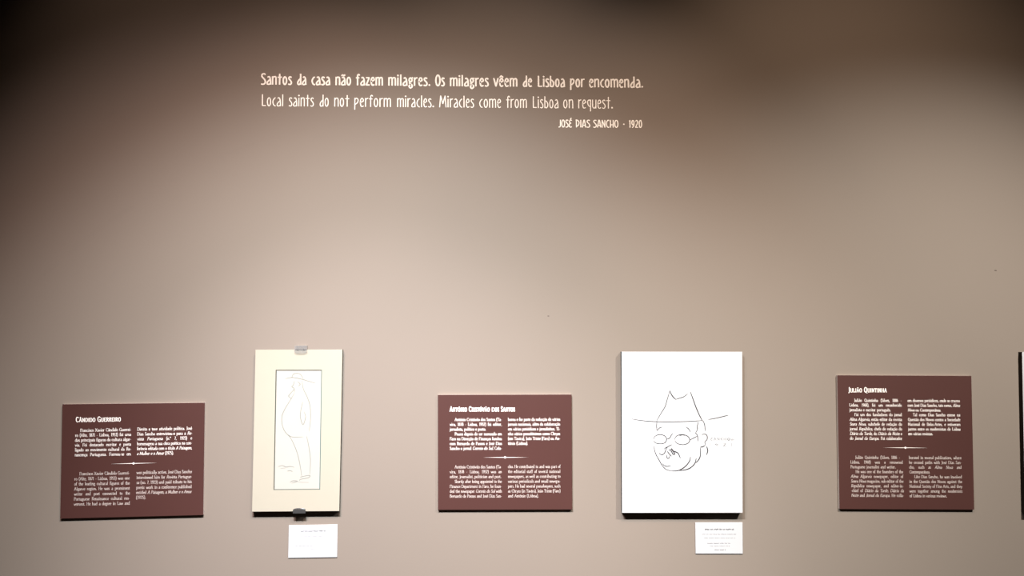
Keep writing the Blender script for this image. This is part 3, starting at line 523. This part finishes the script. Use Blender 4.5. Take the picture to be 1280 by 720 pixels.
# ---------------------------------------------------------------- clip-framed figure drawing
q = pic2['q']; cx = sum(p[0] for p in q) / 4
frame = thing('clip_frame_picture', (cx, 0, min(p[1] for p in q)), 'tall narrow cream picture in a frameless glass clip frame, faint standing figure drawing', 'picture')
mb = MB(); mb.plate(inset(q, 0.0004), 0.0, -0.014, 0.0002); mb.build('backing_board', M_BACK, frame)
sq = sheet2['q']
def mat_board(o, i, yb, yf, bev):
    """board with a bevelled opening; returns (board, bevel faces)"""
    O = list(reversed(o)); I = list(reversed(i)); J = inset(I, -bev)
    m = MB()
    back = [(x, yb, z) for x, z in O]; front = [(x, yf, z) for x, z in O]
    opening = [(x, yf, z) for x, z in J]
    m.v = back + front + opening
    for k in range(4):
        n = (k + 1) % 4
        m.f.append((k, n, 4 + n, 4 + k)); m.f.append((4 + k, 4 + n, 8 + n, 8 + k))
    bevs = []
    for k in range(4):
        n = (k + 1) % 4; bm_ = MB()
        bm_.v = [(J[k][0], yf, J[k][1]), (J[n][0], yf, J[n][1]), (I[n][0], yb + .0001, I[n][1]), (I[k][0], yb + .0001, I[k][1])]
        bm_.f = [(0, 1, 2, 3)]
        bevs.append(bm_)
    return m, bevs
m, bevs = mat_board(inset(q, 0.0003), sq, -0.0143, -0.0167, 0.0026)
mo = m.build('mat_board', M_MAT, frame)
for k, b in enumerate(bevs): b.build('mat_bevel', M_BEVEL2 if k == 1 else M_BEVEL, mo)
mb = MB(); mb.plate(inset(sq, -0.006), -0.014, -0.0143, 0.00005)
paper = mb.build('drawing_sheet', M_SHEET, frame)
mb = MB()
for s in FIG: ribbon(mb, smooth(s, 4), -0.0145, 0.0021, taper=True)
mb.build('pencil_figure', M_PALEG, paper)['label'] = 'faint pencil figure in a wide hat'
mb = MB(); mb.plate(q, -0.0168, -0.02, 0.0003); mb.build('glass_pane', M_GLASS, frame)
def clip(c, up):
    x0, x1 = c[0][0], c[1][0]; xm = (x0 + x1) / 2; r = (x1 - x0) / 2
    m = MB()
    zt = q[0][1] if up else q[3][1]
    s = 1 if up else -1
    zin = zt - s * 0.0085 if up else zt + 0.006
    zout = zt + s * 0.011 if up else zt - 0.0055
    # front tab with a rounded inner end, then the tongue that wraps the edge to the wall
    def outline(gr):
        pts = []
        for a in range(0, 9):
            an = math.pi * a / 8
            pts.append((xm + (r + gr) * math.cos(an), zin - s * (-.001) - s * .5 * (r * .55) * math.sin(an) * (1)))
        pts.append((x0 - gr, zout)); pts.append((x1 + gr, zout))
        return pts
    o = outline(0)
    if not up: o = list(o)
    ring = lambda y, k: [(xm + (p[0] - xm) * k, y, (zin + zout) / 2 + (p[1] - (zin + zout) / 2) * k) for p in o]
    if s > 0: o = list(reversed(o))
    m.loops([ring(-0.0201, 1), ring(-0.0218, 1), ring(-0.0228, .86)])
    ze = zt + s * 0.0008
    a0, a1 = sorted((ze, zout))
    m.box(x0 + .002, x1 - .002, -0.0205, 0.0, a0, a1)
    for dx in (-.45, .45):                          # two moulded ribs on the tab
        m.box(xm + dx * r - .0012, xm + dx * r + .0012, -0.0236, -0.022, a0, a1)
    return m
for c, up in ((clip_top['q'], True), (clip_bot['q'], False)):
    o = clip(c, up).build('clip', M_CLIP if up else M_CLIP_SHADED, frame)
    o['label'] = 'clear plastic clip gripping the top edge' if up else 'clear plastic clip gripping the bottom edge, shade painted in'

# ---------------------------------------------------------------- hat portrait print
def picture(d, label):
    q = d['q']; cx = sum(p[0] for p in q) / 4
    root = thing('picture_board', (cx, 0, min(p[1] for p in q)), label, 'picture')
    m = MB(); m.plate(inset(q, 0.0002), 0.0, -0.0193, 0.0002); m.build('backing_board', M_BACK, root)
    m = MB(); m.plate(q, -0.0193, -0.02, 0.0003); f = m.build('printed_sheet', M_WHITE, root)
    return root, f
p4, f4 = picture(pic4, 'large white picture board with a line portrait of a man in a wide brimmed hat')
mb = MB()
for k, s in enumerate(HAT):
    heavy = 0.0030 if k in (1, 3, 18, 19, 22, 23, 24, 28, 29) else 0.0022
    ribbon(mb, smooth(s, 4), -0.02015 - k * 0.00001, heavy, taper=True)
mb.build('ink_portrait', M_GRAPH, f4)
mb = MB()
for s in SIG4: ribbon(mb, s, -0.02015, 0.0017, taper=True)
mb.build('signature', M_GREY, f4)
picture(pic6, 'white picture board cut off by the right edge of the photograph')

# ---------------------------------------------------------------- caption labels
def caption(d, rows, label, seed):
    rng = random.Random(seed)
    q = d['q']; t = d['t']; cx = sum(p[0] for p in q) / 4
    root = thing('caption_label', (cx, 0, min(p[1] for p in q)), label, 'caption label', 'small white caption labels')
    m = MB(); m.plate(q, 0.0, -t, 0.0002); m.build('card', M_LABEL, root)
    m = MB()
    def at(u, v):
        a = (q[0][0] + (q[1][0] - q[0][0]) * u, q[0][1] + (q[1][1] - q[0][1]) * u)
        b = (q[3][0] + (q[2][0] - q[3][0]) * u, q[3][1] + (q[2][1] - q[3][1]) * u)
        return (a[0] + (b[0] - a[0]) * v, a[1] + (b[1] - a[1]) * v)
    for v, u0, u1, h, wt in rows:                  # tiny print, too small to read in the photograph
        u = u0
        while u < u1:
            e = min(u1, u + rng.uniform(.04, .12)); n = max(3, int((e - u) / .008)); pts = []
            for i in range(n + 1):
                pts.append(at(u + (e - u) * i / n, v + h * (rng.uniform(.3, 1) if i % 2 else -rng.uniform(.3, 1))))
            ribbon(m, pts, -t - .0001, wt)
            u = e + .018
    m.build('caption_print', M_GREY, root)['kind'] = 'stuff'
caption(lab1, [(.19, .25, .76, .022, .0010), (.35, .13, .90, .010, .0005), (.64, .14, .52, .013, .0006), (.61, .6, .88, .010, .0005), (.75, .44, .56, .012, .0006)],
        'small white caption label under the narrow cream picture', 3)
caption(lab2, [(.22, .20, .82, .026, .0013), (.38, .14, .86, .014, .0007), (.50, .18, .84, .014, .0006), (.67, .25, .75, .016, .0008), (.76, .3, .72, .014, .0006), (.88, .40, .63, .018, .0010)],
        'small white caption label under the white hat portrait', 5)
